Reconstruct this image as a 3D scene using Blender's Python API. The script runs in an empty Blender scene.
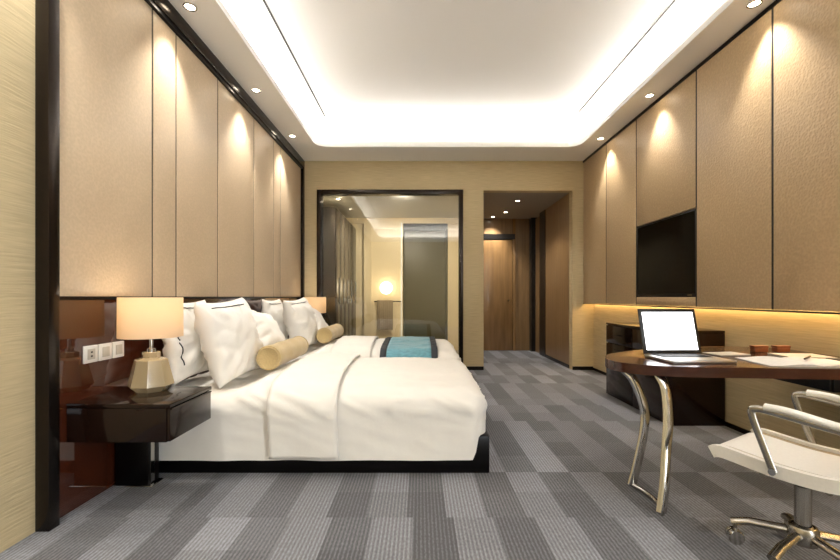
import bpy, bmesh, math, random
from mathutils import Vector, Matrix, noise
random.seed(7)
SC = bpy.context.scene
COL = SC.collection
PI = math.pi
R = math.radians

# ------------------------------------------------------------------ camera
EYE = 1.013
cam_d = bpy.data.cameras.new('camera')
cam = bpy.data.objects.new('camera', cam_d); COL.objects.link(cam)
cam.location = (0, 0, EYE); cam.rotation_euler = (PI/2, 0, 0)
cam_d.sensor_width = 36; cam_d.lens = 18; cam_d.shift_y = 17/840
cam_d.clip_start = .02; cam_d.clip_end = 100
SC.camera = cam
# ------------------------------------------------------------------ world, exposure
w = bpy.data.worlds.new('world'); SC.world = w; w.use_nodes = True
w.node_tree.nodes['Background'].inputs[0].default_value = (.80, .88, 1, 1)
w.node_tree.nodes['Background'].inputs[1].default_value = 1.0
vs = SC.view_settings
vs.view_transform = 'Standard'; vs.look = 'None'; vs.exposure = 1.46; vs.gamma = 1; vs.use_curve_mapping = False
SC.cycles.max_bounces = 10; SC.cycles.diffuse_bounces = 5; SC.cycles.glossy_bounces = 5
SC.cycles.transparent_max_bounces = 10; SC.cycles.caustics_reflective = False; SC.cycles.caustics_refractive = False
SC.cycles.sample_clamp_indirect = 6
# light levels
COVE = 11.5          # emission strength of the ceiling cove strips
SPOT = 26.0          # watts of one soffit downlight
LED = 11.0            # strip under the right wall panels
SHADE_W = .5        # bulb in a table lamp

ADDED_FILL_W = 44.0     # fill light at an unseen window added in the right wall, behind the camera
WY0, WY1, WZ0, WZ1 = -2.35, -.25, .25, 2.6
WL = bpy.data.lights.new('added_window_fill', 'AREA'); WL.shape = 'RECTANGLE'; WL.size = WY1-WY0-.1; WL.size_y = WZ1-WZ0-.1  # area light added to brighten the room, set in the unseen opening
WL.energy = ADDED_FILL_W; WL.color = (.90, .95, 1)
wlo = bpy.data.objects.new('added_window_fill', WL); COL.objects.link(wlo)
wlo.location = (2.42, (WY0+WY1)/2, (WZ0+WZ1)/2); wlo.rotation_euler = Vector((-1, 0, 0)).to_track_quat('-Z', 'Y').to_euler()

# ------------------------------------------------------------------ materials
def lin(c):
    return tuple(((v/255)/12.92 if v/255 <= .04045 else ((v/255+.055)/1.055)**2.4) for v in c) + (1,)

MATS = {}
def mat(name, rgb, rough=.5, metal=0, spec=.5, coat=0, emit=0, emit_rgb=None, trans=0, ior=1.5, sheen=0, coat_rough=.03):
    m = bpy.data.materials.new(name); m.use_nodes = True
    b = m.node_tree.nodes['Principled BSDF']
    b.inputs['Base Color'].default_value = lin(rgb)
    b.inputs['Roughness'].default_value = rough
    b.inputs['Metallic'].default_value = metal
    b.inputs['Specular IOR Level'].default_value = spec
    b.inputs['Coat Weight'].default_value = coat
    b.inputs['Coat Roughness'].default_value = coat_rough
    b.inputs['Transmission Weight'].default_value = trans
    b.inputs['IOR'].default_value = ior
    b.inputs['Sheen Weight'].default_value = sheen
    if emit:
        b.inputs['Emission Color'].default_value = lin(emit_rgb or rgb)
        b.inputs['Emission Strength'].default_value = emit
    MATS[name] = m
    return m

def nodes(m): return m.node_tree.nodes, m.node_tree.links, m.node_tree.nodes['Principled BSDF']

def add_tex(m, kind='NOISE', scale=40, stretch=(1, 1, 1), amount=.15, bump=.1, detail=4, dist=.002, second=None):
    """colour variation and fine relief from one procedural texture"""
    n, l, b = nodes(m)
    tc = n.new('ShaderNodeTexCoord'); mp = n.new('ShaderNodeMapping'); mp.inputs['Scale'].default_value = stretch
    l.new(tc.outputs['Object'], mp.inputs['Vector'])
    if kind == 'VORONOI':
        t = n.new('ShaderNodeTexVoronoi'); t.feature = 'SMOOTH_F1'; t.inputs['Scale'].default_value = scale; out = t.outputs['Distance']
    elif kind == 'WAVE':
        t = n.new('ShaderNodeTexWave'); t.inputs['Scale'].default_value = scale; t.inputs['Distortion'].default_value = 6
        t.inputs['Detail'].default_value = detail; t.inputs['Detail Scale'].default_value = 1.2; out = t.outputs['Fac']
    else:
        t = n.new('ShaderNodeTexNoise'); t.inputs['Scale'].default_value = scale; t.inputs['Detail'].default_value = detail; out = t.outputs['Fac']
    l.new(mp.outputs['Vector'], t.inputs['Vector'])
    base = tuple(b.inputs['Base Color'].default_value)
    if amount:
        cr = n.new('ShaderNodeValToRGB')
        lo = tuple(c*(1-amount) for c in base[:3]) + (1,); hi = tuple(min(1, c*(1+amount)) for c in base[:3]) + (1,)
        if second: lo = lin(second)
        cr.color_ramp.elements[0].color = lo; cr.color_ramp.elements[1].color = hi
        cr.color_ramp.elements[0].position = .25; cr.color_ramp.elements[1].position = .75
        l.new(out, cr.inputs['Fac']); l.new(cr.outputs['Color'], b.inputs['Base Color'])
    if bump:
        bp = n.new('ShaderNodeBump'); bp.inputs['Strength'].default_value = bump; bp.inputs['Distance'].default_value = dist
        l.new(out, bp.inputs['Height']); l.new(bp.outputs['Normal'], b.inputs['Normal'])
    return m

M = {}
M['paint'] = mat('ceiling_paint', (245, 244, 242), .7)
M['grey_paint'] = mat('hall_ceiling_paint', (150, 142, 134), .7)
M['leather'] = add_tex(mat('tan_leather', (186, 160, 124), .42, spec=.45), 'VORONOI', 70, amount=.08, bump=.6, dist=.004)
M['leather_pale'] = add_tex(mat('pale_leather', (202, 180, 150), .42, spec=.45), 'VORONOI', 85, amount=.05, bump=.25, dist=.003)
M['linen'] = add_tex(mat('linen_wallcovering', (192, 175, 138), .75), 'NOISE', 6, (1, 1, 22), amount=.14, bump=.35, detail=6, dist=.004)
M['bronze'] = mat('dark_bronze_metal', (52, 46, 42), .22, metal=.85)
M['black'] = mat('black_lacquer', (8, 6, 6), .3, spec=.25)
M['gap'] = mat('dark_gap', (24, 18, 14), .6)
M['lacquer'] = add_tex(mat('red_brown_lacquer', (72, 34, 20), .05, spec=.5, coat=.7), 'NOISE', 3, (1, 8, 1), amount=.25, bump=0)
M['darkwood'] = add_tex(mat('dark_walnut_lacquer', (30, 17, 12), .12, spec=.3, coat=.06), 'NOISE', 4, (3, 12, 12), amount=.35, bump=0)
M['deskwood'] = add_tex(mat('walnut_desk_lacquer', (66, 34, 23), .18, spec=.4, coat=.15), 'NOISE', 3, (2, 14, 10), amount=.35, bump=0)
M['hallwood'] = add_tex(mat('brown_hall_veneer', (134, 106, 72), .3, spec=.5, coat=.2), 'NOISE', 3, (9, 9, .5), amount=.22, bump=0)
M['doorwood'] = add_tex(mat('door_veneer', (140, 108, 70), .22, spec=.5, coat=.3), 'NOISE', 3, (7, 7, .6), amount=.2, bump=0)
M['blackgap'] = mat('closet_black', (16, 12, 10), .35)
M['sheet'] = add_tex(mat('white_cotton', (240, 236, 228), .85, sheen=.2), 'NOISE', 14, amount=.015, bump=.12, dist=.01, detail=5)
M['piping'] = mat('black_piping', (18, 18, 20), .7)
M['gold'] = add_tex(mat('gold_bolster_fabric', (188, 164, 114), .6, sheen=.3), 'NOISE', 90, amount=.1, bump=.2)
M['teal'] = add_tex(mat('teal_runner_fabric', (92, 154, 170), .55, sheen=.4), 'NOISE', 22, (1, 3, 1), amount=.3, bump=.15, detail=6)
M['charcoal'] = mat('charcoal_border', (32, 38, 46), .6)
M['shade'] = None
M['chrome'] = mat('chrome', (200, 198, 194), .1, metal=1)
M['steel'] = mat('brushed_aluminium', (168, 163, 154), .26, metal=1)
M['white'] = mat('white_plastic', (236, 234, 228), .35)
M['ivory'] = mat('ivory_inlay', (196, 190, 178), .4)
M['whiteleather'] = add_tex(mat('white_leather', (232, 228, 220), .45), 'VORONOI', 120, amount=.02, bump=.1)
M['tvblack'] = mat('tv_screen', (3, 3, 4), .12, spec=.15)
M['tvframe'] = mat('tv_bezel', (14, 14, 15), .3)
M['screen'] = mat('lit_screen', (250, 252, 255), .4, emit=1.6, emit_rgb=(250, 252, 255))
M['lapsilver'] = mat('laptop_aluminium', (190, 190, 192), .3, metal=.8)
M['key'] = mat('laptop_keys', (22, 22, 24), .5)
M['paper'] = mat('paper', (212, 218, 210), .8)
M['ink'] = add_tex(mat('printed_page', (214, 210, 202), .7), 'NOISE', 30, (1, 3, 1), amount=.12, bump=0)
M['orangebox'] = mat('orange_leather', (126, 66, 30), .45)
M['glow'] = mat('lamp_lens', (255, 246, 228), .4, emit=14, emit_rgb=(255, 240, 214))
M['bulb'] = mat('lamp_bulb', (255, 238, 210), .4, emit=2.5, emit_rgb=(255, 226, 184))
M['cove'] = mat('cove_strip', (255, 244, 224), .5, emit=COVE, emit_rgb=(255, 252, 248))
M['led'] = mat('led_strip', (255, 214, 140), .5, emit=LED, emit_rgb=(255, 214, 145))
M['cream'] = mat('cream_bath_wall', (226, 208, 172), .5)
M['olive'] = mat('olive_shower_stone', (104, 98, 70), .35)
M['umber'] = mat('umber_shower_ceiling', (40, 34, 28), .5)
M['towel'] = add_tex(mat('taupe_towel', (128, 112, 90), .95), 'NOISE', 120, amount=.15, bump=.4)
M['smoke'] = mat('smoked_panel', (48, 45, 38), .25)
M['stone'] = add_tex(mat('bath_floor_stone', (150, 140, 120), .3), 'NOISE', 5, amount=.2, bump=0)
M['porcelain'] = mat('porcelain', (232, 232, 228), .15)
M['globe'] = mat('globe_lamp', (255, 246, 230), .4, emit=2.6, emit_rgb=(255, 240, 214))
M['tan'] = mat('tan_gusset', (168, 148, 116), .6)
M['rubber'] = mat('rubber', (40, 40, 40), .6)

# table lamp shade: translucent fabric lit from inside
def shade_material():
    m = bpy.data.materials.new('lamp_shade_fabric'); m.use_nodes = True
    n, l = m.node_tree.nodes, m.node_tree.links
    n.remove(n['Principled BSDF'])
    d = n.new('ShaderNodeBsdfDiffuse'); d.inputs[0].default_value = lin((244, 232, 212))
    t = n.new('ShaderNodeBsdfTranslucent'); t.inputs[0].default_value = lin((252, 232, 202))
    mx = n.new('ShaderNodeMixShader'); mx.inputs[0].default_value = .55
    l.new(d.outputs[0], mx.inputs[1]); l.new(t.outputs[0], mx.inputs[2])
    l.new(mx.outputs[0], n['Material Output'].inputs[0])
    return m
M['shade'] = shade_material()
M['amber'] = mat('champagne_glass', (238, 214, 168), .10, spec=.7, coat=.6, trans=.5)

def glass_material():
    m = bpy.data.materials.new('clear_partition_glass'); m.use_nodes = True
    n, l = m.node_tree.nodes, m.node_tree.links
    n.remove(n['Principled BSDF'])
    t = n.new('ShaderNodeBsdfTransparent'); t.inputs[0].default_value = (.93, .92, .87, 1)
    g = n.new('ShaderNodeBsdfGlossy'); g.inputs['Roughness'].default_value = 0; g.inputs[0].default_value = (1, 1, 1, 1)
    f = n.new('ShaderNodeFresnel'); f.inputs['IOR'].default_value = 1.65
    mx = n.new('ShaderNodeMixShader')
    l.new(f.outputs[0], mx.inputs[0]); l.new(t.outputs[0], mx.inputs[1]); l.new(g.outputs[0], mx.inputs[2])
    l.new(mx.outputs[0], n['Material Output'].inputs[0])
    return m
M['glass'] = glass_material()

def carpet_material():
    m = mat('striped_carpet', (140, 134, 126), .95, spec=.15, sheen=.15)
    n, l, b = nodes(m)
    def math_(op, a=None, c=None, d=None):
        k = n.new('ShaderNodeMath'); k.operation = op
        for i, v in enumerate((a, c, d)):
            if v is None: continue
            if isinstance(v, (int, float)): k.inputs[i].default_value = v
            else: l.new(v, k.inputs[i])
        return k.outputs[0]
    tc = n.new('ShaderNodeTexCoord'); sp = n.new('ShaderNodeSeparateXYZ'); l.new(tc.outputs['Object'], sp.inputs[0])
    x, y = sp.outputs[0], sp.outputs[1]
    t = math_('DIVIDE', math_('SUBTRACT', y, 1.93), 1.5)
    fr = math_('FRACT', t)
    short = math_('LESS_THAN', fr, .3333)
    row = math_('ADD', math_('MULTIPLY', math_('FLOOR', t), 2), short)
    wn = n.new('ShaderNodeTexWhiteNoise'); wn.noise_dimensions = '1D'; l.new(row, wn.inputs['W'])
    cx = math_('DIVIDE', math_('ADD', x, math_('MULTIPLY', wn.outputs['Value'], .42)), .185)
    cell = math_('FLOOR', cx)
    parity = math_('FLOORED_MODULO', cell, 2)
    cmb = n.new('ShaderNodeCombineXYZ'); l.new(cell, cmb.inputs[0]); l.new(row, cmb.inputs[1])
    w2 = n.new('ShaderNodeTexWhiteNoise'); w2.noise_dimensions = '2D'; l.new(cmb.outputs[0], w2.inputs['Vector'])
    # half length sub-cells in each strip
    half = math_('FLOOR', math_('MULTIPLY', t, 6))
    cmb2 = n.new('ShaderNodeCombineXYZ'); l.new(math_('ADD', cell, 31.5), cmb2.inputs[0]); l.new(half, cmb2.inputs[1])
    w3 = n.new('ShaderNodeTexWhiteNoise'); w3.noise_dimensions = '2D'; l.new(cmb2.outputs[0], w3.inputs['Vector'])
    v = math_('ADD', math_('ADD', math_('MULTIPLY', parity, .32), .04), math_('MULTIPLY', w2.outputs['Value'], .20))
    v = math_('ADD', v, math_('MULTIPLY', w3.outputs['Value'], .16))
    # short rows are flatter and darker
    v = math_('ADD', v, math_('MULTIPLY', short, -.06))
    # fine ribs along the room
    rib = math_('SINE', math_('MULTIPLY', x, 2*PI/.017))
    rw = n.new('ShaderNodeTexNoise'); rw.inputs['Scale'].default_value = 160; rw.inputs['Detail'].default_value = 3
    mp = n.new('ShaderNodeMapping'); mp.inputs['Scale'].default_value = (1, .35, 1); l.new(tc.outputs['Object'], mp.inputs[0]); l.new(mp.outputs[0], rw.inputs['Vector'])
    tuft = math_('SUBTRACT', rw.outputs['Fac'], .5)
    v = math_('ADD', v, math_('MULTIPLY', rib, .19))
    v = math_('ADD', v, math_('MULTIPLY', tuft, .9))
    cr = n.new('ShaderNodeValToRGB')
    cr.color_ramp.elements[0].color = lin((80, 80, 83)); cr.color_ramp.elements[1].color = lin((160, 163, 171))
    e = cr.color_ramp.elements.new(.5); e.color = lin((120, 121, 125))
    l.new(v, cr.inputs['Fac']); l.new(cr.outputs['Color'], b.inputs['Base Color'])
    bp = n.new('ShaderNodeBump'); bp.inputs['Strength'].default_value = .3; bp.inputs['Distance'].default_value = .004
    l.new(math_('ADD', tuft, math_('MULTIPLY', rib, .3)), bp.inputs['Height']); l.new(bp.outputs['Normal'], b.inputs['Normal'])
    return m
M['carpet'] = carpet_material()

# ------------------------------------------------------------------ mesh helpers
def link(o, parent=None):
    COL.objects.link(o)
    if parent: o.parent = parent
    return o

def finish(name, bm, m, parent=None, smooth=False, auto=None):
    bmesh.ops.recalc_face_normals(bm, faces=bm.faces[:])
    me = bpy.data.meshes.new(name); bm.to_mesh(me); bm.free()
    if m is not None: me.materials.append(m)
    if smooth:
        for p in me.polygons: p.use_smooth = True
    o = bpy.data.objects.new(name, me); link(o, parent)
    if smooth and auto:
        me.set_sharp_from_angle(angle=R(auto))
    return o

def tag(o, label=None, cat=None, group=None, kind=None):
    if label: o['label'] = label
    if cat: o['category'] = cat
    if group: o['group'] = group
    if kind: o['kind'] = kind
    return o

def empty(name, loc=(0, 0, 0), label=None, cat=None, group=None, rz=0, kind=None):
    o = bpy.data.objects.new(name, None); o.empty_display_size = .05
    link(o); o.location = loc; o.rotation_euler = (0, 0, rz)
    return tag(o, label, cat, group, kind)

def bm_box(bm, lo, hi, bevel=0, seg=2):
    lo, hi = [min(a, b) for a, b in zip(lo, hi)], [max(a, b) for a, b in zip(lo, hi)]
    vs_ = [bm.verts.new((x, y, z)) for x in (lo[0], hi[0]) for y in (lo[1], hi[1]) for z in (lo[2], hi[2])]
    idx = [(0, 1, 3, 2), (4, 6, 7, 5), (0, 4, 5, 1), (2, 3, 7, 6), (0, 2, 6, 4), (1, 5, 7, 3)]
    fs = [bm.faces.new([vs_[i] for i in f]) for f in idx]
    if bevel:
        es = list({e for f in fs for e in f.edges})
        bmesh.ops.bevel(bm, geom=es, offset=bevel, segments=seg, affect='EDGES', profile=.5)

def box(name, lo, hi, m, parent=None, bevel=0, seg=2):
    bm = bmesh.new(); bm_box(bm, lo, hi, bevel, seg)
    return finish(name, bm, m, parent, smooth=bevel > 0, auto=40)

def boxes(name, lst, m, parent=None, bevel=0):
    bm = bmesh.new()
    for lo, hi in lst: bm_box(bm, lo, hi, bevel)
    return finish(name, bm, m, parent, smooth=bevel > 0, auto=40)

def lathe(name, prof, m, parent=None, n=32, loc=(0, 0, 0), axis='Z', smooth=True, auto=35, rot=0):
    bm = bmesh.new(); rings = []
    for r, z in prof:
        if r < 1e-6:
            rings.append([bm.verts.new((0, 0, z))])
        else:
            rings.append([bm.verts.new((r*math.cos(2*PI*(k+rot)/n), r*math.sin(2*PI*(k+rot)/n), z)) for k in range(n)])
    for a, b in zip(rings, rings[1:]):
        for k in range(n):
            k2 = (k+1) % n
            if len(a) == 1 and len(b) == 1: continue
            if len(a) == 1: bm.faces.new((a[0], b[k], b[k2]))
            elif len(b) == 1: bm.faces.new((a[k], a[k2], b[0]))
            else: bm.faces.new((a[k], a[k2], b[k2], b[k]))
    if axis == 'Y': bm.transform(Matrix.Rotation(-PI/2, 4, 'X'))
    elif axis == 'X': bm.transform(Matrix.Rotation(PI/2, 4, 'Y'))
    bm.transform(Matrix.Translation(loc))
    return finish(name, bm, m, parent, smooth, auto)

def spline(pts, n=8):
    P = [Vector(p) for p in pts]; out = []
    P = [P[0]*2-P[1]] + P + [P[-1]*2-P[-2]]
    for i in range(1, len(P)-2):
        for k in range(n):
            t = k/n; a, b, c, d = P[i-1], P[i], P[i+1], P[i+2]
            out.append(.5*((2*b)+(c-a)*t+(2*a-5*b+4*c-d)*t*t+(3*b-a-3*c+d)*t**3))
    out.append(P[-2]); return out

def tube(name, pts, r, m, parent=None, n=10, closed=False, flat=None, up=(0, 0, 1)):
    """round (or elliptical: flat=(rx, ry)) bar along a path"""
    P = [Vector(p) for p in pts]; bm = bmesh.new(); rings = []
    N = len(P)
    for i, p in enumerate(P):
        if closed: d = P[(i+1) % N]-P[i-1]
        else: d = P[min(i+1, N-1)]-P[max(i-1, 0)]
        d.normalize(); u = Vector(up)
        if abs(d.dot(u)) > .95: u = Vector((1, 0, 0))
        s = d.cross(u).normalized(); t = s.cross(d).normalized()
        ra, rb = flat if flat else (r, r)
        rings.append([bm.verts.new(p+s*ra*math.cos(2*PI*k/n)+t*rb*math.sin(2*PI*k/n)) for k in range(n)])
    pairs = list(zip(rings, rings[1:])) + ([(rings[-1], rings[0])] if closed else [])
    for a, b in pairs:
        for k in range(n): bm.faces.new((a[k], a[(k+1) % n], b[(k+1) % n], b[k]))
    if not closed:
        bm.faces.new(rings[0][::-1]); bm.faces.new(rings[-1])
    return finish(name, bm, m, parent, True, 50)

def prism(name, poly, z0, z1, m, parent=None, bevel=0):
    bm = bmesh.new()
    a = [bm.verts.new((x, y, z0)) for x, y in poly]; b = [bm.verts.new((x, y, z1)) for x, y in poly]
    n = len(poly)
    bm.faces.new(a[::-1]); top = bm.faces.new(b)
    for k in range(n): bm.faces.new((a[k], a[(k+1) % n], b[(k+1) % n], b[k]))
    if bevel:
        es = [e for e in bm.edges if abs(e.verts[0].co.z-e.verts[1].co.z) < 1e-6]
        bmesh.ops.bevel(bm, geom=es, offset=bevel, segments=3, affect='EDGES', profile=.5)
    return finish(name, bm, m, parent, True, 35)

def rounded_rect(x0, x1, y0, y1, r, n=8):
    out = []
    for cx, cy, a0 in ((x1-r, y1-r, 0), (x0+r, y1-r, 90), (x0+r, y0+r, 180), (x1-r, y0+r, 270)):
        for k in range(n+1):
            a = R(a0+90*k/n); out.append((cx+r*math.cos(a), cy+r*math.sin(a)))
    return out

def copy_tree(o, parent=None, off=(0, 0, 0)):
    c = o.copy(); link(c); c.parent = parent
    if parent is None: c.location = o.location + Vector(off)
    for ch in list(o.children):
        if ch.parent == o: copy_tree(ch, c)
    return c

def spot(name, loc, watts, angle, parent, blend=.6, rgb=(1, .86, .66), size=.03, aim=None):
    L = bpy.data.lights.new(name, 'SPOT'); L.energy = watts; L.color = rgb; L.spot_size = R(angle); L.spot_blend = blend; L.shadow_soft_size = size
    o = bpy.data.objects.new(name, L); link(o, parent); o.location = loc
    if aim: o.rotation_euler = Vector(aim).to_track_quat('-Z', 'Y').to_euler()
    return o

# ------------------------------------------------------------------ room dimensions
XL, XR = -1.66, 2.41          # left wall, right wall (behind the panels)
XP = 2.264                    # face of the right panels
YB, YF = 5.83, -2.60          # back wall, wall behind the camera
ZC, ZU = 2.90, 3.28           # soffit and upper ceiling
ZH = 2.49                     # hall and bath ceiling
YE = 7.95                     # end of hall and bath

st = lambda o: tag(o, kind='structure')
st(box('floor', (-1.9, YF-.1, -.1), (2.6, YE+.1, 0), M['carpet']))

# ---- ceiling: soffit ring with a rounded tray, two-step lip, upper ceiling
def ring_board(name, outer, inner, z0, z1, m, parent):
    bm = bmesh.new()
    lo = [bm.verts.new((x, y, z0)) for x, y in outer]; li = [bm.verts.new((x, y, z0)) for x, y in inner]
    eo = [bm.edges.new((lo[k], lo[(k+1) % len(lo)])) for k in range(len(lo))]
    ei = [bm.edges.new((li[k], li[(k+1) % len(li)])) for k in range(len(li))]
    bmesh.ops.triangle_fill(bm, use_beauty=True, use_dissolve=False, edges=eo+ei)
    ret = bmesh.ops.extrude_face_region(bm, geom=bm.faces[:])
    for v in ret['geom']:
        if isinstance(v, bmesh.types.BMVert): v.co.z = z1
    return finish(name, bm, m, parent)

ceil = st(box('ceiling', (-1.9, YF-.1, ZU), (2.6, YB+.02, ZU+.06), M['paint']))
outer = [(-1.72, YF-.02), (2.46, YF-.02), (2.46, YB), (-1.72, YB)]
TX0, TX1, TY0, TY1 = -1.30, 2.0, -2.0, 5.28
ring_board('soffit', outer, rounded_rect(TX0, TX1, TY0, TY1, .16), ZC, ZC+.05, M['paint'], ceil)
ring_board('soffit_step', outer, rounded_rect(TX0-.045, TX1+.045, TY0-.045, TY1+.045, .2), ZC+.05, ZC+.095, M['paint'], ceil)
for lo, hi in (((TX0-.30, TY1+.28), (TX1+.30, TY1+.30)), ((TX0-.30, TY0-.30), (TX1+.30, TY0-.28)), ((TX0-.30, TY0-.28), (TX0-.28, TY1+.28)), ((TX1+.28, TY0-.28), (TX1+.30, TY1+.28))):
    box('cove_upstand', (lo[0], lo[1], ZC+.0955), (hi[0], hi[1], ZU), M['paint'], ceil)
# cove strips lying on the soffit behind the lip
for nm, lo, hi in (('back', (TX0, TY1+.225, 0), (TX1, TY1+.265, 0)), ('front', (TX0, TY0-.265, 0), (TX1, TY0-.225, 0)),
                   ('left', (TX0-.265, TY0, 0), (TX0-.225, TY1, 0)), ('right', (TX1+.225, TY0, 0), (TX1+.265, TY1, 0))):
    s = box('cove_light_strip', (lo[0], lo[1], ZC+.0955), (hi[0], hi[1], ZC+.107), M['cove'])
    tag(s, {'back': 'warm glowing strip in the ceiling cove above the back wall', 'front': 'warm glowing cove strip above the wall behind the viewer',
            'left': 'long warm cove strip in the ceiling above the headboard wall', 'right': 'long warm cove strip in the ceiling above the television wall'}[nm],
        'light strip', 'strips hidden in the ceiling cove')

# air slots in the upper ceiling
def air_slot(lo, hi, label):
    e = empty('air_slot', ((lo[0]+hi[0])/2, (lo[1]+hi[1])/2, ZU), label, 'air vent', 'linear air slots in the ceiling')
    hx, hy = (hi[0]-lo[0])/2, (hi[1]-lo[1])/2
    box('slot', (-hx, -hy, -.004), (hx, hy, -.0005), M['gap'], e)
    t = .006
    if hx > hy:
        box('rim', (-hx, hy, -.006), (hx, hy+t, -.0005), M['paint'], e); box('rim', (-hx, -hy-t, -.006), (hx, -hy, -.0005), M['paint'], e)
    else:
        box('rim', (hx, -hy, -.006), (hx+t, hy, -.0005), M['paint'], e); box('rim', (-hx-t, -hy, -.006), (-hx, hy, -.0005), M['paint'], e)
air_slot((-1.201, .3), (-1.180, 5.262), 'long dark air slot in the ceiling on the headboard side')
air_slot((1.931, .3), (1.952, 5.14), 'long dark air slot in the ceiling on the television side')
air_slot((0.021, 5.335), (0.764, 5.355), 'short dark air slot in the ceiling nearest the glass partition')

# ---- walls
wl = st(box('wall_left', (XL-.14, YF-.1, 0), (XL, YB+.12, ZU), M['linen']))
wr = st(boxes('wall_right', [((XR, WY1, 0), (XR+.14, YB+.12, ZU)), ((XR, YF-.1, 0), (XR+.14, WY0, ZU)), ((XR, WY0, 0), (XR+.14, WY1, WZ0)), ((XR, WY0, WZ1), (XR+.14, WY1, ZU))], M['linen']))
ym = (WY0+WY1)/2  # unseen window, added to house the fill light behind the camera
wf = st(boxes('added_window', [((XR+.04, WY0, WZ0), (XR+.1, WY0+.05, WZ1)), ((XR+.04, WY1-.05, WZ0), (XR+.1, WY1, WZ1)), ((XR+.04, WY0, WZ0), (XR+.1, WY1, WZ0+.05)),
                           ((XR+.04, WY0, WZ1-.05), (XR+.1, WY1, WZ1)), ((XR+.04, ym-.025, WZ0), (XR+.1, ym+.025, WZ1))], M['bronze']))
for a, b in ((WY0+.05, ym-.025), (ym+.025, WY1-.05)):
    box('pane', (XR+.065, a, WZ0+.05), (XR+.075, b, WZ1-.05), M['glass'], wf)
BX0, BX1, BZ = -1.43, .597, 2.50
HX0, HX1 = .882, 2.115
wb = st(boxes('wall_back', [((XL, YB, 0), (BX0, YB+.12, ZU)), ((BX1, YB, 0), (HX0, YB+.12, ZU)),
                            ((HX1, YB, 0), (XR, YB+.12, ZU)), ((BX0, YB, BZ), (BX1, YB+.12, ZU)), ((HX0, YB, ZH), (HX1, YB+.12, ZU))], M['linen']))
st(box('wall_front', (XL, YF-.12, 0), (XR, YF, ZU), M['linen']))   # behind the viewer

# baseboards
st(boxes('baseboard_back', [((BX1, YB-.012, 0), (HX0, YB, .05)), ((HX1, YB-.012, 0), (XR-.012, YB, .05))], M['bronze']))
st(box('baseboard_right', (XR-.012, YF, 0), (XR, YB, .035), M['bronze']))

# ---- headboard wall: bronze frame, upper leather panels, lower lacquer panel
FX = -1.60
for lo, hi in (((XL, 1.81, 0), (FX, 1.867, 2.80)), ((XL, 5.77, 0), (FX, YB, 2.80)), ((XL, 1.81, 2.80), (FX, YB, ZC))):
    box('bronze_frame', lo, hi, M['bronze'], wl, bevel=.003)
box('frame_bead', (XL, 1.867, 2.775), (FX-.012, 5.77, 2.80), M['black'], wl)
box('dark_backing', (XL, 1.867, .985), (XL+.006, 5.77, 2.78), M['gap'], wl)
edges = [1.869, 2.57, 2.82, 3.40, 4.14, 4.70, 4.93, 5.768]
for a, b in zip(edges, edges[1:]):
    box('leather_panel', (XL+.004, a+.007, 1.016), (-1.636, b-.007, 2.775), M['leather_pale'], wl, bevel=.003, seg=3)
for a in edges[1:-1]:
    box('seam_strip', (XL+.004, a-.0068, 1.016), (-1.6395, a+.0068, 2.774), M['gap'], wl)
box('panel_edge_trim', (XL+.004, 1.869, 1.004), (-1.638, 5.768, 1.013), M['black'], wl)
for a, b in ((1.869, 2.395), (2.397, 3.87), (3.872, 5.345), (5.347, 5.768)):
    box('lacquer_panel', (XL+.002, a, .0), (-1.648, b, .998), M['lacquer'], wl)

# ---- right wall: leather panels over a lit recess
box('panel_carcass', (XP+.034, .02, .985), (XR, YB-.001, ZC-.001), M['gap'], wr)
box('ceiling_trim', (XP-.004, .02, ZC-.028), (XP+.034, YB-.001, ZC), M['black'], wr)
redges = [.18, 1.10, 1.90, 2.70, 3.445, 4.40, 5.11, 5.826]
TVB = (3.445, 4.40)
for a, b in zip(redges, redges[1:]):
    if (a, b) == TVB:
        box('leather_panel', (XP, a+.009, 1.75), (XP+.034, b-.009, ZC-.03), M['leather'], wr, bevel=.003, seg=3)
        box('leather_panel', (XP, a+.009, .932), (XP+.034, b-.009, 1.012), M['leather'], wr, bevel=.003, seg=3)
        box('tv_niche', (XP+.03, a+.002, 1.0), (XP+.04, b-.002, 1.76), M['gap'], wr)
    else:
        box('leather_panel', (XP, a+.009, .932), (XP+.034, b-.009, ZC-.03), M['leather'], wr, bevel=.003, seg=3)
for a in redges[1:-1]:
    box('seam_strip', (XP+.003, a-.0088, .932), (XP+.0335, a+.0088, ZC-.03), M['gap'], wr)
box('panel_edge_trim', (XP-.002, .02, .918), (XP+.034, YB-.002, .929), M['gap'], wr)
tag(box('led_strip', (XR-.05, .1, .965), (XR-.03, YB-.03, .984), M['led']), 'warm glowing light strip under the television wall panels', 'light strip')

# ---- hall
hw = M['hallwood']
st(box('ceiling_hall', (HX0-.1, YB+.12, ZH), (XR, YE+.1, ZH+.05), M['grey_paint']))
st(box('wall_hall_left', (HX0-.12, YB+.12, 0), (HX0, YE, ZH), M['linen']))
wh = st(box('wall_hall_right', (HX1+.09, YB+.12, 0), (HX1+.2, YE, ZH), M['blackgap']))
for k in range(2):   # veneer panels up to the closet
    a, b = (YB+.12, 6.50, 7.08)[k], (YB+.12, 6.50, 7.08)[k+1]
    box('veneer_panel', (HX1, a+(.002 if k else 0), 0), (HX1+.088, b, ZH-.002), hw, wh)
box('closet_jamb', (HX1-.01, 7.08, 0), (HX1+.088, 7.40, ZH-.002), M['blackgap'], wh)
box('closet_door', (HX1+.03, 7.40, 0), (HX1+.088, 7.80, ZH-.03), hw, wh)
box('closet_jamb', (HX1-.045, 7.80, 0), (HX1+.088, 7.949, ZH-.002), M['blackgap'], wh)
we = st(box('wall_hall_end', (HX0-.1, YE, 0), (XR, YE+.1, ZU), hw))
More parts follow.
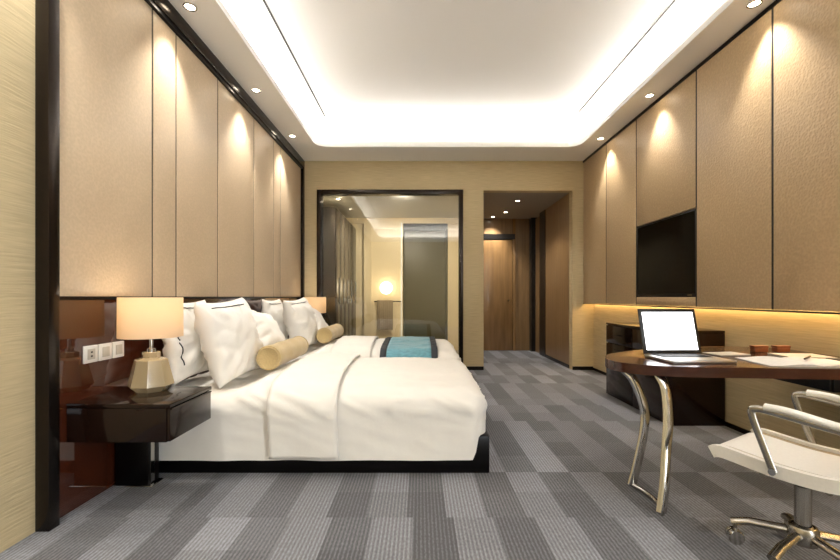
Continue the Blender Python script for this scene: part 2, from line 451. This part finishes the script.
box('header_band', (HX0, YE-.04, 2.10), (1.79, YE-.001, 2.20), M['blackgap'], we)
box('door_casing', (1.75, YE-.035, 0), (1.80, YE-.001, ZH-.002), M['doorwood'], we)
d1 = st(box('door_1', (HX0+.03, YE-.03, .005), (1.745, YE-.001, 2.09), M['doorwood'], bevel=.003))
lathe('door_handle', [(0, 0), (.014, 0), (.014, .05), (0, .05)], M['chrome'], d1, 12, (1.66, YE-.08, .95), 'Y')
st(boxes('baseboard_hall', [((HX1-.008, YB+.12, 0), (HX1, 7.08, .05))], M['bronze']))

# ---- downlights
def downlight(x, y, z, label, group, watts, ang=62, aim=None, rad=.042, rgb=(1, .955, .89)):
    e = empty('downlight', (x, y, z), label, 'downlight', group)
    lathe('trim_ring', [(rad*.72, -.001), (rad*.78, -.006), (rad, -.004), (rad, 0), (rad*.72, 0), (rad*.72, -.001)], M['chrome'], e, 24)
    lathe('lens', [(0, -.0015), (rad*.72, -.0015), (rad*.72, -.0005)], M['glow'], e, 20)
    spot('beam', (0, 0, -.012), watts, ang, e, .75, rgb, .025, aim)
    return e
order = ['first', 'second', 'third', 'fourth', 'fifth']
for k, y in enumerate((4.92, 3.83, 2.73, 1.63, .53)):
    downlight(-1.495, y, ZC, 'round recessed downlight above the headboard wall, %s from the glass partition' % order[k], 'soffit downlights', SPOT, 84, (.10, 0, -1))
for k, y in enumerate((5.0, 3.93, 2.70, 1.50, .35)):
    downlight(2.15, y, ZC, 'round recessed downlight above the television wall, %s from the hall opening' % order[k], 'soffit downlights', SPOT*.8, 84, (.0, 0, -1))
downlight(1.50, 6.44, ZH, 'hall ceiling downlight nearest the bedroom', 'hall downlights', 21, 110)
downlight(1.49, 7.30, ZH, 'hall ceiling downlight in the middle of the hall', 'hall downlights', 17, 110)
downlight(1.34, 7.72, ZH, 'hall ceiling downlight close above the end door', 'hall downlights', 26, 90, (0, .25, -1))

# ---- glass partition and bathroom
fr = M['bronze']
gp = empty('glass_partition', (0, YB, 0), 'clear glass bathroom partition in a dark bronze frame behind the beds', 'glass partition')
for lo, hi in (((BX0, -.02, 0), (BX0+.065, .10, BZ)), ((BX1-.055, -.02, 0), (BX1, .10, BZ)), ((BX0+.065, -.02, BZ-.06), (BX1-.055, .10, BZ)), ((BX0+.065, -.02, 0), (BX1-.055, .10, .05))):
    box('frame_bar', lo, hi, fr, gp, bevel=.003)
box('pane', (BX0+.065, .04, .05), (BX1-.055, .052, BZ-.06), M['glass'], gp)

st(box('floor_bath', (XL, YB+.12, 0), (HX0-.12, YE, .004), M['stone']))
st(box('ceiling_bath', (-1.8, YB+.12, ZH+.02), (HX0-.12, YE, ZH+.07), M['paint']))
st(box('wall_bath_left', (XL-.14, YB+.12, 0), (XL, YE, ZH+.02), M['cream']))
wbb = st(boxes('wall_bath_back', [((XL, YE, 0), (-.32, YE+.1, ZU)), ((.53, YE, 0), (HX0-.1, YE+.1, ZU)), ((-.32, YE, 2.42), (.53, YE+.1, ZU))], M['cream']))
box('cornice', (XL, YE-.05, 2.40), (HX0-.12, YE, 2.46), M['cream'], wbb)
box('wall_pier', (-1.05, YE-.10, 0), (-.32, YE, 2.40), M['cream'], wbb)
box('pier_moulding', (-.93, YE-.115, 0), (-.90, YE-.10, 2.40), M['cream'], wbb)
box('pier_moulding', (-.36, YE-.115, 0), (-.33, YE-.10, 2.40), M['paint'], wbb)
st(boxes('wall_shower', [((-.42, YE+1.0, 0), (.65, YE+1.1, 2.42)), ((-.42, YE+.1, 0), (-.33, YE+1.0, 2.42)), ((.54, YE+.1, 0), (.65, YE+1.0, 2.42))], M['olive']))
st(box('floor_shower', (-.42, YE, -.02), (.65, YE+1.1, .002), M['stone']))
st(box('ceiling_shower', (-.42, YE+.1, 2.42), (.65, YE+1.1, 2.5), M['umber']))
# smoked wardrobe panels along the left bath wall
for k, (a, b) in enumerate(((5.97, 6.28), (6.29, 6.62), (6.63, 6.98), (6.99, 7.36), (7.37, 7.83))):
    e = empty('smoked_cabinet', (XL, (a+b)/2, 0), '%s smoked tall bathroom cabinet from the glass partition, left side' % order[k], 'cabinet', 'tall smoked bathroom cabinets')
    h = (b-a)/2
    box('body', (.001, -h, .01), (.45, h, 2.30), M['smoke'], e)
    box('door_panel', (.451, -h+.006, .05), (.466, h-.006, 2.28), M['smoke'] if k % 2 else M['bronze'], e, bevel=.003)
    box('handle', (.467, h-.05, .9), (.48, h-.035, 1.3), M['chrome'], e)
# towel rail with towel
e = empty('towel_rail', (-.60, YE-.10, .93), 'slim dark towel rail on the pale bathroom pier', 'towel rail')
tube('rail', [(-.25, -.07, 0), (.25, -.07, 0)], .012, M['bronze'], e)
for x in (-.22, .22): tube('bracket', [(x, 0, 0), (x, -.07, 0)], .01, M['bronze'], e)
bm = bmesh.new()
for k in range(8):
    x0 = -.19+k*.036; bm_box(bm, (x0, -.104-.006*(k % 2), -.52), (x0+.038, -.086-.004*(k % 2), .016), .004)
bm_box(bm, (-.19, -.056, -.42), (.098, -.046, .016), .004); bm_box(bm, (-.19, -.106, .014), (.098, -.046, .022), .003)
tw = finish('towel', bm, M['towel'], None, True, 40); tw.location = (-.60, YE-.10, .93)
tag(tw, 'taupe towel hanging over the dark rail in the bathroom', 'towel')
# globe wall lamp
e = empty('globe_lamp', (-.62, YE-.10, 1.18), 'glowing round white globe lamp on the bathroom pier', 'wall lamp')
lathe('bracket', [(0, 0), (.05, 0), (.05, .02), (.012, .022), (.012, .07)], M['chrome'], e, 20, (0, 0, 0), 'Y').rotation_euler = (0, 0, PI)
lathe('globe', [(0 if abs(math.cos(PI*k/14-PI/2)) < 1e-6 else .115*math.cos(PI*k/14-PI/2), .115*math.sin(PI*k/14-PI/2)) for k in range(15)], M['globe'], e, 24, (0, -.16, 0), auto=180)
downlight(-1.25, 6.41, ZH+.02, 'bathroom ceiling downlight behind the glass near the smoked cabinets', 'bath downlights', 40, 130, rgb=(1, .9, .74))
downlight(-.25, 6.05, ZH+.02, 'added bathroom fill downlight hidden behind the head of the glass partition', 'bath downlights', 66, 150, (0, .7, -1), rgb=(1, .92, .78))  # extra lamp added above the line of sight to light the bathroom

# ------------------------------------------------------------------ beds
def smooth01(t): t = max(0, min(1, t)); return t*t*(3-2*t)

def wrinkle(p, seed):
    q = Vector((p.x*2.2+seed, p.y*2.2, p.z*3.0))
    a = noise.noise(q)*.010
    # diagonal creases near the top edges
    r_ = Vector((p.x*4+p.z*6+seed, p.y*5-p.z*5, p.z*7+p.x*1.5))
    n1 = noise.noise(r_*1.3); ridge = (1-abs(n1))**6
    band = .15+.85*math.exp(-((p.z-.40)/.055)**2) if p.z < .47 else .55
    b = band*ridge*.036*(.5+.5*noise.noise(q*1.7))
    return a+b

def drape(name, x0, x1, y0, y1, ztop, r, zb_side, zb_foot, off, foot, crown, seed, m, step=.022, skew=0, sl=.0, thick=0, parent=None, far_side=True, near_flare=0, zb_fn=None):
    nx = max(4, int((x1-x0)/step)); ny = int((y1-y0)/step); nz = 20
    bm = bmesh.new()
    L0, L1 = (x0, y0), (x1, y1)
    def zb(x):
        if zb_fn: return zb_fn(x)
        if foot: return zb_side+(zb_foot-zb_side)*smooth01((x-(x1-.085))/.05)
        return zb_side
    raw = {}
    def V(key, p):
        if key not in raw: raw[key] = bm.verts.new(p)
        return raw[key]
    X = lambda i: x0+(x1-x0)*i/nx
    Y = lambda j: y0+(y1-y0)*j/ny
    def top(i, j): return V(('t', i, j), (X(i), Y(j), ztop))
    def near(i, k): return top(i, 0) if k == 0 else V(('n', i, k), (X(i), y0, ztop+(zb(X(i))-ztop)*k/nz))
    def far(i, k): return top(i, ny) if k == 0 else V(('f', i, k), (X(i), y1, ztop+(zb(X(i))-ztop)*k/nz))
    def ft(j, k):
        if k == 0: return top(nx, j)
        if j == 0: return near(nx, k)
        if j == ny: return far(nx, k)
        return V(('e', j, k), (x1, Y(j), ztop+(zb_foot-ztop)*k/nz))
    for i in range(nx):
        for j in range(ny): bm.faces.new((top(i, j), top(i+1, j), top(i+1, j+1), top(i, j+1)))
        for k in range(nz):
            bm.faces.new((near(i, k), near(i, k+1), near(i+1, k+1), near(i+1, k)))
            bm.faces.new((far(i, k), far(i+1, k), far(i+1, k+1), far(i, k+1)))
    if foot:
        for j in range(ny):
            for k in range(nz): bm.faces.new((ft(j, k), ft(j, k+1), ft(j+1, k+1), ft(j+1, k)))
    yc, hy = (y0+y1)/2, (y1-y0)/2
    for v in bm.verts:
        p = v.co.copy()
        xin = min(p.x, x1-r) if foot else p.x
        q = Vector((xin, max(y0+r, min(y1-r, p.y)), min(p.z, ztop-r)))
        d = p-q
        n_ = d.normalized() if d.length > 1e-6 else Vector((0, 0, 1))
        p = q+n_*r
        if p.z > ztop-r:
            u = (p.y-yc)/hy; e = smooth01((x1-p.x)/.5) if foot else 1
            p.z += crown*max(0, 1-u*u)*(.35+.65*e)*smooth01((p.x+1.15)/.2)*(p.z-ztop+r)/r
        if p.z > ztop-r and not zb_fn: p.z -= .03*(1-smooth01((p.x+1.12)/.16))*(p.z-ztop+r)/r
        hang = smooth01((ztop-r-p.z)/.25)
        fold = noise.noise(Vector((p.x*5+seed, p.y*5, p.z*.8)))*.010
        base = Vector(p)
        p += n_*(off+wrinkle(base, seed)+hang*fold)
        if skew: p.x += skew*(p.y-y0)
        if sl and p.z < ztop-r: p.x += sl*(ztop-r-p.z)
        v.co = p
    o = finish(name, bm, m, parent, True)
    if thick:
        md = o.modifiers.new('thickness', 'SOLIDIFY'); md.thickness = thick; md.offset = 1
    return o

def pillow_mesh(wd, ht, th, seed):
    N = 30
    def surf(u, v, s):
        x = wd/2*u*(1-.07*(1-v*v)*abs(u)**2); y = ht/2*v*(1-.08*(1-u*u)*abs(v)**2)
        e = max(0, (1-u**4)*(1-v**4))
        z = th/2*e**.55
        c = noise.noise(Vector((x*7+seed, y*7, s*3)))*.5+noise.noise(Vector((x*15+seed, y*12, s*5)))*.25
        ang = math.atan2(v, u); rad = max(abs(u), abs(v))
        creases = (1-abs(noise.noise(Vector((ang*2.6+seed*1.7, rad*1.3, s)))))**5*smooth01((rad-.25)/.5)
        z = z*(1+.24*c)-creases*.030*min(1, e*3)
        return Vector((x, y, s*max(z, .004)))
    return surf, N

def pillow(loc, lean, yaw, wd, ht, th, seed, label, group, piped=0, roll=0):
    surf, N = pillow_mesh(wd, ht, th, seed)
    e = empty('pillow', loc, label, 'pillow', group)
    W = Vector((0, 1, 0)); H = Vector((-math.sin(lean), 0, math.cos(lean))); F = W.cross(H)
    rot = Matrix((W, H, F)).transposed().to_4x4()
    rot = Matrix.Rotation(yaw, 4, 'Z') @ rot @ Matrix.Rotation(roll, 4, 'Z')
    bm = bmesh.new(); vv = {}
    def V(i, j, s):
        edge = i in (0, N) or j in (0, N)
        k = (i, j, 0 if edge else s)
        if k not in vv:
            p = surf(2*i/N-1, 2*j/N-1, s)
            if edge: p.z = 0
            vv[k] = bm.verts.new(rot @ p)
        return vv[k]
    for i in range(N):
        for j in range(N):
            for s in (-1, 1): bm.faces.new((V(i, j, s), V(i+1, j, s), V(i+1, j+1, s), V(i, j+1, s)))
    body = finish('pillow_body', bm, M['sheet'], e, True)
    if piped:
        a = .80; K = 26
        for c0, c1 in (((-a*.95, a), (a*.55, a)), ((-a, a*.30), (-a, -a*.75)))[:piped]:
            line = []
            for k in range(K+1):
                t = k/K; line.append(rot @ (surf(c0[0]+(c1[0]-c0[0])*t, c0[1]+(c1[1]-c0[1])*t, 1)+Vector((0, 0, .004))))
            tube('piping', line, .0035, M['piping'], e, 6)
    # set the origin at the pillow's base
    zmin = min(v.co.z for v in body.data.vertices)
    for c in e.children:
        c.data.transform(Matrix.Translation((0, 0, -zmin)))
    e.location.z = loc[2]+zmin
    return e

DY = 1.62
BL = (2.415, 3.705)          # near and far side of the bed base
def bolster(x, ya, yb, z, r, label, yaw=0):
    e = empty('bolster', (x, (ya+yb)/2, z-r), label, 'bolster', 'gold bolsters')
    h = (yb-ya)/2
    prof = [(0, -h+.006), (r*.80, -h+.004), (r*.86, -h-.004), (r*.95, -h), (r, -h+.014)]
    prof += [(r*(1+.03*math.sin(k*1.7)), -h+.014+(2*h-.028)*k/12) for k in range(1, 12)]
    prof += [(r, h-.014), (r*.95, h), (r*.86, h+.004), (r*.80, h-.004), (0, h-.006)]
    b = lathe('roll', prof, M['gold'], e, 32, (0, 0, r), 'Y', auto=60)
    for s in (-1, 1): tube('end_piping', [(r*.97*math.cos(2*PI*k/28), s*(h-.004), r+r*.97*math.sin(2*PI*k/28)) for k in range(28)], .006, M['gold'], e, 6, closed=True)
    e.rotation_euler = (0, 0, yaw)
    return e

def make_bed(dy, who, seed):
    y0, y1 = BL[0]+dy, BL[1]+dy
    near = who == 'near'
    e = empty('bed', (-.6, (y0+y1)/2, 0), 'low bed on a black plinth base ' + ('beside the near nightstand' if near else 'next to the glass partition, farther bed'), 'bed', 'twin beds')
    hx, hy = .6, (y1-y0)/2
    box('base', (-1.645+.6, -hy, .0), (.40+.6, hy, .212), M['black'], e, bevel=.006)
    box('mattress', (-1.64+.6, -hy+.03, .213), (.345+.6, hy-.03, .41), M['sheet'], e, bevel=.05, seg=4)
    d = drape('duvet', -1.60, .390, y0-.03, y1+.03, .475, .115, .085, .222, 0, True, .045, seed, M['sheet'])
    tag(d, 'white duvet spread over the ' + ('nearer bed, without a runner' if near else 'farther bed, under the teal runner'), 'duvet', 'white duvets')
    f = drape('turned_down_sheet', -.86, -.47, y0-.03, y1+.03, .475, .115, .105, 0, .020, False, .045, seed, M['sheet'], thick=.012, skew=-.04, sl=.05)
    tag(f, 'folded white sheet band laid across the ' + ('nearer' if near else 'farther') + ' bed', 'sheet', 'folded sheets')
    g = 'pillows on the %s bed' % ('nearer' if near else 'farther')
    w_ = 'nearer' if near else 'farther'
    pillow((-1.505, 2.755+dy, .742), R(10), R(3), .60, .51, .17, seed+1, 'upright white pillow with black piping against the headboard, %s bed' % w_, g, 2)
    pillow((-1.25, 2.79+dy, .737), R(15), R(-5), .57, .54, .24, seed+2, 'large white leaning pillow with black piping in the middle, %s bed' % w_, g, 1, R(3))
    pillow((-1.26, 3.40+dy, .70), R(32), R(3), .58, .48, .20, seed+3, 'plain white pillow on the side toward the glass, %s bed' % w_, g, 0, R(-8))
    bolster(-1.01, 2.80+dy, 3.50+dy, .606, .08, 'gold cylindrical bolster lying before the pillows of the %s bed' % w_)
    return e
make_bed(0, 'near', 3.1)
make_bed(DY, 'far', 11.7)
# teal runner on the farther bed
y0, y1 = BL[0]+DY-.03, BL[1]+DY+.03
rn = empty('bed_runner', (-.1, (y0+y1)/2, 0), 'teal bed runner with charcoal borders across the farther bed', 'bed runner')
inv = Matrix.Translation((.1, -(y0+y1)/2, 0))
for nm, a, b, m in (('teal_panel', -.325, .11, 'teal'), ('border', -.385, -.325, 'charcoal'), ('border', .11, .17, 'charcoal')):
    o = drape(nm, a, b, y0, y1, .475, .115, .16, 0, .016 if m == 'teal' else .018, False, .043, 11.7, M[m], thick=.005, parent=rn)
    o.data.transform(inv)

# ------------------------------------------------------------------ nightstands, lamps
def nightstand(ya, yb, label):
    yc, h = (ya+yb)/2, (yb-ya)/2
    x0, x1 = -1.646, -1.165
    xc = (x0+x1)/2; hx = (x1-x0)/2
    e = empty('nightstand', (xc, yc, 0), label, 'nightstand', 'nightstands')
    box('body', (-hx, -h, .335), (hx-.016, h, .494), M['darkwood'], e, bevel=.003)
    box('top', (-hx, -h-.002, .495), (hx+.002, h+.002, .515), M['darkwood'], e, bevel=.004)
    d = box('drawer_front', (hx-.0155, -h+.004, .338), (hx, h-.004, .492), M['darkwood'], e, bevel=.003)
    box('handle', (hx+.0005, -h+.01, .485), (hx+.006, h-.01, .492), M['bronze'], d)
    box('pedestal', (-.22, .09, .006), (-.045, .185, .334), M['black'], e, bevel=.003)
    box('chrome_strip', (-.0445, .105, .008), (-.039, .135, .333), M['chrome'], e)
    box('foot_plate', (-.225, .085, .0), (-.02, .19, .006), M['chrome'], e, bevel=.002)
    return e
nightstand(1.955, 2.345, 'dark lacquered nightstand in the foreground holding the nearer lamp')
nightstand(5.40, 5.778, 'dark nightstand between the farther bed and the glass partition')

def table_lamp(x, y, z, label):
    e = empty('table_lamp', (x, y, z), label, 'table lamp', 'bedside lamps')
    # faceted glass body
    lathe('glass_body', [(0, 0), (.072, 0), (.078, .004), (.108, .032), (.108, .036), (.077, .165), (.072, .170), (.043, .178), (.043, .205), (.039, .208), (.0, .208)], M['amber'], e, 8, smooth=False, rot=.5)
    lathe('neck', [(0, .2085), (.02, .2085), (.02, .225), (.009, .228), (.009, .34), (0, .34)], M['chrome'], e, 16)
    lathe('bulb', [(0, .30), (.014, .31), (.030, .355), (.030, .375), (.018, .395), (0, .40)], M['bulb'], e, 16, (0, 0, .045))
    sh = lathe('shade', [(.150, .286), (.149, .496), (.1465, .496), (.1475, .286), (.150, .286)], M['shade'], e, 48, auto=60)
    tube('spider', [(-.147, 0, .33), (.147, 0, .33)], .003, M['chrome'], e, 6)
    P = bpy.data.lights.new('bulb_light', 'POINT'); P.energy = SHADE_W; P.color = (1, .90, .74); P.shadow_soft_size = .045
    o = bpy.data.objects.new('bulb_light', P); link(o, e); o.location = (0, 0, .455)
    return e
table_lamp(-1.43, 2.235, .515, 'lit table lamp with faceted champagne glass base on the near nightstand')
table_lamp(-1.40, 5.58, .515, 'lit table lamp beside the glass partition behind the farther pillows')

# switches on the lacquer panel
for k, (a, b) in enumerate(((2.05, 2.14), (2.147, 2.237), (2.244, 2.33))):
    e = empty('wall_switch', (-1.648, (a+b)/2, .728), '%s white wall plate above the near nightstand' % ('leftmost', 'middle', 'rightmost')[k], 'switch', 'switch plates')
    h = (b-a)/2
    box('plate', (0, -h, -.043), (.008, h, .043), M['white'], e, bevel=.003)
    if k == 0:
        box('socket_insert', (.0082, -.024, -.026), (.011, .024, .026), M['ivory'], e, bevel=.002)
        for dz in (-.01, .01): box('slot', (.0112, -.006, dz-.004), (.0118, .006, dz+.004), M['gap'], e)
    else:
        box('rocker', (.0082, -.024, -.026), (.012, .024, .026), M['ivory'], e, bevel=.002)

# ------------------------------------------------------------------ television and cabinet
e = empty('television', (XP+.03, (3.445+4.40)/2, 1.016), 'black flat television set into the leather wall panels', 'television')
box('housing', (-.022, -.468, .004), (-.001, .468, .726), M['tvframe'], e, bevel=.003)
box('screen', (-.0245, -.452, .026), (-.0225, .452, .712), M['tvblack'], e)
box('badge', (-.0255, -.42, .010), (-.0228, -.36, .017), M['chrome'], e)

cx0, cx1, cy0, cy1 = 1.94, XR-.013, 3.30, 4.38
e = empty('cabinet', ((cx0+cx1)/2, (cy0+cy1)/2, 0), 'low glossy dark wood cabinet against the wall under the television', 'cabinet')
hx, hy = (cx1-cx0)/2, (cy1-cy0)/2
box('carcass', (-hx+.02, -hy, .0), (hx, hy, .728), M['darkwood'], e, bevel=.002)
box('top', (-hx-.002, -hy-.002, .729), (hx, hy+.002, .748), M['darkwood'], e, bevel=.003)
for k in range(2):
    a = -hy+.004+k*(hy); b = a+hy-.008
    for z0, z1, nm in ((.012, .54, 'door'), (.548, .722, 'drawer')):
        d = box(nm, (-hx, a, z0), (-hx+.0195, b, z1), M['darkwood'], e, bevel=.002)
        zc = z1-.05 if nm == 'door' else (z0+z1)/2
        tube('handle', [(-hx-.014, (a+b)/2-.06, zc), (-hx-.014, (a+b)/2+.06, zc)], .004, M['bronze'], d, 8)

# ------------------------------------------------------------------ desk
DZ = .675
desk = empty('desk', (1.7, 2.4, 0), 'curved glossy walnut desk projecting from the wall on bowed chrome legs', 'desk')
outl = spline([(2.395, 1.96), (1.97, 1.97), (1.62, 2.0), (1.30, 2.03), (1.12, 2.09), (1.03, 2.19), (1.03, 2.33), (1.12, 2.49), (1.30, 2.63), (1.60, 2.78), (1.95, 2.88), (2.20, 2.86), (2.395, 2.74)], 6)
loc = lambda pts: [(p[0]-1.7, p[1]-2.4) for p in pts]
prism('desk_top', loc([(p.x, p.y) for p in outl]), DZ-.05, DZ, M['deskwood'], desk, bevel=.012)
dr = box('drawer_box', (2.0-1.7, 2.03-2.4, .55), (2.395-1.7, 2.68-2.4, DZ-.0505), M['black'], desk, bevel=.003)
box('drawer_front', (1.985-1.7, 2.035-2.4, .553), (1.9995-1.7, 2.675-2.4, DZ-.053), M['black'], dr, bevel=.002)
legs = [[(1.11, 2.30, DZ-.051), (1.16, 2.28, .56), (1.205, 2.26, .42), (1.20, 2.25, .30), (1.165, 2.245, .14), (1.13, 2.24, .012)],
        [(1.20, 2.11, DZ-.051), (1.215, 2.08, .56), (1.205, 2.04, .42), (1.18, 2.01, .30), (1.15, 1.975, .14), (1.12, 1.95, .012)]]
for p in legs:
    tube('leg', [(a-1.7, b-2.4, c) for a, b, c in spline(p, 6)], .018, M['chrome'], desk, 12, flat=(.011, .025), up=(1, 0, 0))
tube('foot_bar', [(a-1.7, b-2.4, c) for a, b, c in spline([(1.13, 2.25, .012), (1.155, 2.15, .012), (1.155, 2.05, .012), (1.118, 1.94, .012)], 6)], .012, M['chrome'], desk, 10)

# laptop
def laptop(x, y, rz):
    e = empty('laptop', (x, y, DZ+.0005), 'open silver laptop with a blank white screen on the desk', 'laptop', rz=rz)
    w_, d_ = .335, .26
    box('base', (-w_/2, -d_, .001), (w_/2, 0, .016), M['lapsilver'], e, bevel=.005)
    kb = box('keyboard', (-w_/2+.035, -d_*.52, .0162), (w_/2-.035, -.025, .0175), M['key'], e)
    bm = bmesh.new()
    for r_ in range(5):
        for c in range(14):
            xx = -w_/2+.039+c*.0184; yy = -.03-r_*.0205
            bm_box(bm, (xx, yy-.017, .0176), (xx+.0155, yy, .0192))
    tag(finish('keys', bm, M['key'], kb), kind='stuff')
    box('trackpad', (-.06, -d_+.02, .0162), (.06, -d_*.56, .0168), M['ivory'], e)
    # lid tilted back
    hinge = Matrix.Translation((0, .0, .018)) @ Matrix.Rotation(R(-14), 4, 'X')
    lid = box('lid', (-w_/2, -.004, .0), (w_/2, .004, .258), M['tvframe'], e, bevel=.003); lid.data.transform(hinge)
    s = box('screen', (-w_/2+.02, -.0052, .02), (w_/2-.018, -.0042, .238), M['screen'], lid); s.data.transform(hinge)
    lathe('hinge', [(0, -.12), (.006, -.12), (.006, .12), (0, .12)], M['key'], e, 12, (0, .0, .016), 'X')
    return e
laptop(1.428, 2.375, R(2))

# desk things
def slab(name, pts, z0, z1, m, label=None, cat=None, group=None, parent=None):
    o = prism(name, pts, z0, z1, M[m], parent)
    if label: tag(o, label, cat, group)
    return o
def paper(cx, cy, wd, ht, rz, z, m, name, label, cat, th=.004):
    c, s = math.cos(rz), math.sin(rz)
    return slab(name, [(cx+c*a-s*b, cy+s*a+c*b) for a, b in ((-wd/2, -ht/2), (wd/2, -ht/2), (wd/2, ht/2), (-wd/2, ht/2))], z, z+th, m, label, cat)
e = empty('magazine', (1.95, 2.15, DZ+.0005), 'open magazine with pale pages at the front edge of the desk', 'magazine', rz=R(-8))
for s in (-1, 1):
    bm = bmesh.new(); n_ = 10; top, bot = [], []
    for k in range(n_+1):
        t = k/n_; x = s*t*.23; z = .004+.012*math.sin(PI*min(1, t*1.15+.05))*(1-t*.6)
        for yy, arr in ((-.145, 0), (.145, 1)):
            (top if arr else bot).append((bm.verts.new((x, yy, z)), bm.verts.new((x, yy, .0005))))
    for k in range(n_):
        bm.faces.new((bot[k][0], bot[k+1][0], top[k+1][0], top[k][0])); bm.faces.new((bot[k][1], top[k][1], top[k+1][1], bot[k+1][1]))
        bm.faces.new((bot[k][0], bot[k][1], bot[k+1][1], bot[k+1][0])); bm.faces.new((top[k][0], top[k+1][0], top[k+1][1], top[k][1]))
    bm.faces.new((bot[-1][0], bot[-1][1], top[-1][1], top[-1][0])); bm.faces.new((bot[0][0], top[0][0], top[0][1], bot[0][1]))
    finish('page', bm, M['ink'], e, True, 40)
e = empty('pen', (2.0, 2.17, DZ+.019), 'slim black pen lying on the open magazine', 'pen', rz=R(-52))
lathe('barrel', [(0, -.07), (.002, -.068), (.005, -.055), (.005, .03), (0, .031)], M['black'], e, 12, (0, 0, .005), 'Y')
lathe('cap', [(0, .0315), (.0055, .032), (.0055, .07), (0, .072)], M['chrome'], e, 12, (0, 0, .005), 'Y')
paper(1.80, 2.47, .20, .13, R(10), DZ+.0005, 'ivory', 'notepad', 'grey notepad on the desk close to the right of the laptop', 'notepad', .006)
paper(2.16, 2.38, .24, .17, R(-6), DZ+.0005, 'ivory', 'writing_pad', 'ivory writing pad in front of the two orange boxes', 'writing pad', .008)
paper(2.28, 2.16, .16, .23, R(4), DZ+.0005, 'key', 'leather_folder', 'dark leather folder on the desk near the wall', 'folder', .008)
for k, x in enumerate((2.09, 2.225)):
    e = empty('desk_box', (x, 2.59, DZ+.0005), 'small orange-brown leather box on the desk, %s' % ('left one of two' if k == 0 else 'right one of two'), 'box', 'orange leather boxes')
    box('body', (-.040, -.022, 0), (.040, .022, .026), M['orangebox'], e, bevel=.003)
    box('lid', (-.042, -.024, .0265), (.042, .024, .039), M['orangebox'], e, bevel=.003)

# ------------------------------------------------------------------ office chair
ch = empty('office_chair', (1.445, 1.585, 0), 'white leather office chair with chrome arms and star base at the desk', 'chair', rz=R(32))
# local axes: +Y is the way the chair faces, +X its right
SW, SD, SZ = .195, .24, .40
def sling(name, x0, x1, m, parent, th=.03):
    prof = [(.222, .0), (.210, .006), (.18, .010), (.09, .0), (0, -.008), (-.12, -.006), (-.20, .016), (-.245, .06), (-.275, .14), (-.30, .28), (-.325, .42), (-.345, .54)]
    P = spline([(0, a, b+SZ) for a, b in prof], 5)
    bm = bmesh.new(); rows = []
    for i, p in enumerate(P):
        d = (P[min(i+1, len(P)-1)]-P[max(i-1, 0)]).normalized(); nn = Vector((0, -d.z, d.y))
        if nn.z < 0 and i < 10: nn = -nn
        nn = Vector((0, d.z, -d.y))
        rows.append([bm.verts.new((x, p.y+nn.y*o, p.z+nn.z*o)) for x in (x0, x1) for o in (-th/2, th/2)])
    for a, b in zip(rows, rows[1:]):
        for i, j in ((0, 1), (1, 3), (3, 2), (2, 0)): bm.faces.new((a[i], a[j], b[j], b[i]))
    bm.faces.new([rows[0][i] for i in (0, 2, 3, 1)]); bm.faces.new([rows[-1][i] for i in (0, 1, 3, 2)])
    o = finish(name, bm, m, parent, True, 40)
    md = o.modifiers.new('soft_edge', 'BEVEL'); md.width = min(.011, th*.42); md.segments = 3; md.limit_method = 'ANGLE'; md.angle_limit = R(50)
    return o
sling('seat', -SW+.0505, SW-.0505, M['whiteleather'], ch, .026)
for s in (-1, 1):
    sling('edge_rail', s*SW-.012, s*SW+.012, M['whiteleather'], ch, .045)
    sling('gusset', min(s*(SW-.013), s*(SW-.05)), max(s*(SW-.013), s*(SW-.05)), M['tan'], ch, .022)
    x = s*(SW+.018)
    pts = spline([(x, .02, SZ-.01), (x, .055, SZ+.09), (x, .085, SZ+.185), (x, .07, SZ+.205), (x, .02, SZ+.203), (x, -.12, SZ+.185), (x, -.27, SZ+.165)], 6)
    a = tube('arm', pts, .011, M['steel'], ch, 10, flat=(.013, .009), up=(1, 0, 0))
    pad = spline([(x, .045, SZ+.218), (x, -.02, SZ+.216), (x, -.12, SZ+.20), (x, -.235, SZ+.184)], 5)
    tube('arm_pad', pad, .016, M['whiteleather'], a, 12, flat=(.019, .013), up=(0, 0, 1))
    lathe('bolt', [(0, 0), (.012, 0), (.012, .006), (0, .006)], M['chrome'], a, 12, (x+(s*.012 if s > 0 else -.018), .02, SZ-.005), 'X')
tube('cross_bar', [(-SW, .06, SZ-.03), (SW, .06, SZ-.03)], .011, M['steel'], ch)
tube('cross_bar', [(-SW, -.12, SZ-.03), (SW, -.12, SZ-.03)], .011, M['steel'], ch)
box('tilt_plate', (-.07, -.13, SZ-.06), (.07, .09, SZ-.035), M['steel'], ch, bevel=.006)
lathe('column', [(0, .10), (.034, .10), (.034, .15), (.026, .155), (.026, .30), (.019, .305), (.019, SZ-.058), (0, SZ-.058)], M['steel'], ch, 20)
lathe('hub', [(0, .088), (.045, .088), (.048, .10), (.048, .142), (.042, .152), (.0355, .154)], M['steel'], ch, 20)
for k in range(5):
    a = R(72*k+30)
    c, s = math.cos(a), math.sin(a)
    lg = tube('base_leg', [(c*.04, s*.04, .122), (c*.16, s*.16, .106), (c*.218, s*.218, .084)], .015, M['steel'], ch, 8, flat=(.018, .016))
    cs = lathe('caster', [(0, -.024), (.026, -.024), (.029, -.020), (.029, -.004), (.020, -.003), (.020, .003), (.029, .004), (.029, .020), (.026, .024), (0, .024)], M['chrome'], ch, 20, (0, 0, 0), 'Y')
    cs.data.transform(Matrix.Translation((c*.208, s*.208, .029)) @ Matrix.Rotation(a+.5, 4, 'Z'))
    tube('caster_stem', [(c*.208, s*.208, .050), (c*.208, s*.208, .082)], .008, M['steel'], cs, 8)
